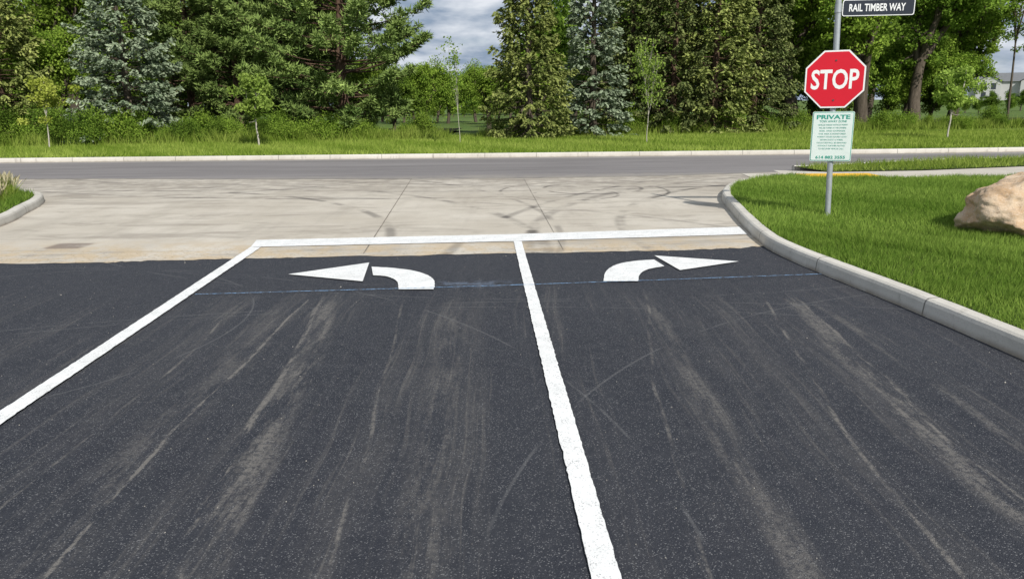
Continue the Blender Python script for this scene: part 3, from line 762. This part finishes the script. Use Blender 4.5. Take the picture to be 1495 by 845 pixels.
T = empty('tow_away_sign', on_pole(1.105), (0, math.radians(-.4), yaw))
W, H = .475, .60
ngon('sign_panel', rrect(W, H, .02), -.048, M['pale'], T)
ngon('border', rrect(W - .012, H - .012, .018), -.0502, M['green'], T, .002)
ngon('face', rrect(W - .026, H - .026, .014), -.052, M['pale'], T, .0015)
text('heading', 'PRIVATE', .38, .052, .235, -.053, M['green'], T, .03)
text('subheading', 'TOW AWAY ZONE', .31, .026, .183, -.053, M['green'], T, .015)
for i, s in enumerate(['VEHICLES PARKED WITHOUT PERMIT', 'WILL BE TOWED AT THE OWNERS', 'RISK AND EXPENSE', 'THIS AREA IS MONITORED', 'TWENTY FOUR HOURS A DAY', 'SEVEN DAYS A WEEK',
                       'VIOLATORS WILL BE REMOVED', 'WITHOUT FURTHER NOTICE', 'TO RECOVER VEHICLE CALL']):
    text('notice_line_%d' % i, s, .34 - .05 * (i % 3 == 2) - .03 * (i % 2), .017, .14 - i * .036, -.053, M['green'], T, .0)
text('phone', '614 882 3555', .34, .038, -.252, -.053, M['green'], T, .03)
N = empty('street_name_sign', on_pole(2.60), (0, 0, math.radians(-6)))
ngon('sign_panel', [(p[0] + .455, p[1]) for p in rrect(.82, .185, .025)], -.012, M['white'], N, .006)
ngon('face', [(p[0] + .455, p[1]) for p in rrect(.80, .165, .02)], -.0145, M['navy'], N, .002)
text('street_lettering', 'RAIL TIMBER WAY', .64, .085, 0, -.016, M['white'], N, .02, x=.44)
a = Acc(); tube(a, [(.0, 0, -.05), (.0, 0, .05)], [.04, .04], 0, 16); obj('bracket', a.build('bracket', [M['steel']], (0,)), parent=N)

# ------------------------------------------------------------------ distant house
def box(a, x0, x1, y0, y1, z0, z1, m):
    V = [(x0, y0, z0), (x1, y0, z0), (x1, y1, z0), (x0, y1, z0), (x0, y0, z1), (x1, y0, z1), (x1, y1, z1), (x0, y1, z1)]
    a.add(V, [(0, 1, 5, 4), (1, 2, 6, 5), (2, 3, 7, 6), (3, 0, 4, 7), (4, 5, 6, 7)], m)
def house(name, loc, rz):
    e = empty(name, loc, (0, 0, rz))
    a = Acc(); box(a, -7, 7, 0, 8, 0, 4.0, 0); box(a, -6, -1.5, -1.5, 0, 0, 4.0, 0); box(a, 2, 6.5, -1.5, 0, 0, 4.0, 0)
    obj('walls', a.build('walls', [M['siding']]), parent=e)
    a = Acc(); a.add([(-7.4, -.4, 4.003), (7.4, -.4, 4.003), (7.4, 8.4, 4.003), (-7.4, 8.4, 4.003), (-7.4, 4, 5.9), (7.4, 4, 5.9)], [(0, 1, 5, 4), (2, 3, 4, 5)])
    for x0, x1 in ((-6.3, -1.2), (1.7, 6.8)):
        c = (x0 + x1) / 2; a.add([(x0, -1.8, 4.006), (c, -1.8, 5.5), (c, 3.4, 5.5), (x0, 3.4, 4.006), (x1, -1.8, 4.006), (x1, 3.4, 4.006)], [(0, 1, 2, 3), (1, 4, 5, 2)])
    obj('roof', a.build('roof', [M['roof']]), parent=e)
    a = Acc()
    for x0, x1 in ((-6.0, -1.5), (2.0, 6.5)): c = (x0 + x1) / 2; a.add([(x0, -1.5, 4.0), (x1, -1.5, 4.0), (c, -1.5, 5.35)], [(0, 1, 2)])
    a.add([(-7, 0, 4), (-7, 8, 4), (-7, 4, 5.75)], [(0, 1, 2)]); obj('gables', a.build('gables', [M['siding']]), parent=e)
    a = Acc()
    for x in (-5, -3.3, 3, 4.8): box(a, x, x + .9, -1.53, -1.5, 2.4, 3.7, 0); box(a, x, x + .9, -1.53, -1.5, .5, 1.8, 0)
    obj('windows', a.build('windows', [M['glass']]), parent=e)
house('townhouse', (107.5, 165, .9), -.5); house('townhouse', (121, 158, .9), -.5)

# ------------------------------------------------------------------ light and sky
sd = Vector((.397, -.918, 0)).normalized(); el = math.radians(39)
sdir = Vector((sd.x * math.cos(el), sd.y * math.cos(el), math.sin(el)))
sun = bpy.data.lights.new('sun', 'SUN'); sun.energy = 4.8; sun.angle = math.radians(.53); sun.color = (1, .96, .90)
so = bpy.data.objects.new('sun', sun); COL.objects.link(so); so.rotation_euler = (-sdir).to_track_quat('-Z', 'Y').to_euler()
w = bpy.data.worlds.new('World'); scene.world = w; w.use_nodes = True; nt = w.node_tree; nt.nodes.clear()
wo = nt.nodes.new('ShaderNodeOutputWorld'); bg = nt.nodes.new('ShaderNodeBackground'); sky = nt.nodes.new('ShaderNodeTexSky')
sky.sky_type = 'NISHITA'; sky.sun_disc = False; sky.sun_elevation = el; sky.sun_rotation = math.atan2(sdir.x, sdir.y)
nt.links.new(sky.outputs[0], bg.inputs[0]); bg.inputs[1].default_value = .10
bg2 = nt.nodes.new('ShaderNodeBackground'); tc = nt.nodes.new('ShaderNodeTexCoord'); mp = nt.nodes.new('ShaderNodeMapping')
mp.inputs['Scale'].default_value = (1, 1, 3.2); nt.links.new(tc.outputs['Generated'], mp.inputs[0])
nz = nt.nodes.new('ShaderNodeTexNoise'); nz.inputs['Scale'].default_value = 4.5; nz.inputs['Detail'].default_value = 7; nz.inputs['Roughness'].default_value = .55
nt.links.new(mp.outputs[0], nz.inputs['Vector'])
mr = nt.nodes.new('ShaderNodeMapRange'); mr.interpolation_type = 'SMOOTHSTEP'; nt.links.new(nz.outputs['Fac'], mr.inputs[0])
for i, x in enumerate((.25, .5, .3, 1)): mr.inputs[i + 1].default_value = x
nz2 = nt.nodes.new('ShaderNodeTexNoise'); nz2.inputs['Scale'].default_value = 13; nz2.inputs['Detail'].default_value = 6; nt.links.new(mp.outputs[0], nz2.inputs['Vector'])
cc = nt.nodes.new('ShaderNodeMapRange'); nt.links.new(nz2.outputs['Fac'], cc.inputs[0])
for i, x in enumerate((.40, .66, 0, 1)): cc.inputs[i + 1].default_value = x
cm = nt.nodes.new('ShaderNodeMix'); cm.data_type = 'RGBA'; nt.links.new(cc.outputs[0], cm.inputs[0])
cm.inputs[6].default_value = (.28, .36, .48, 1); cm.inputs[7].default_value = (.78, .82, .88, 1)
nt.links.new(cm.outputs[2], bg2.inputs[0]); bg2.inputs[1].default_value = 1.0
ms = nt.nodes.new('ShaderNodeMixShader'); nt.links.new(mr.outputs[0], ms.inputs[0]); nt.links.new(bg.outputs[0], ms.inputs[1]); nt.links.new(bg2.outputs[0], ms.inputs[2])
nt.links.new(ms.outputs[0], wo.inputs[0])

# ------------------------------------------------------------------ camera
p = math.radians(14.15); r = math.radians(.6)
Rv = Vector((1, 0, 0)); U = Vector((0, math.sin(p), math.cos(p))); Fw = Vector((0, math.cos(p), -math.sin(p)))
cx = Rv * math.cos(r) - U * math.sin(r); cy = Rv * math.sin(r) + U * math.cos(r)
cam = bpy.data.cameras.new('camera'); co = bpy.data.objects.new('camera', cam); COL.objects.link(co)
co.matrix_world = Matrix(((cx.x, cy.x, -Fw.x, 0), (cx.y, cy.y, -Fw.y, 0), (cx.z, cy.z, -Fw.z, 1.55), (0, 0, 0, 1)))
cam.sensor_width = 36; cam.lens = 36 * 1080 / 1495; cam.clip_end = 3000; cam.clip_start = .05
scene.camera = co
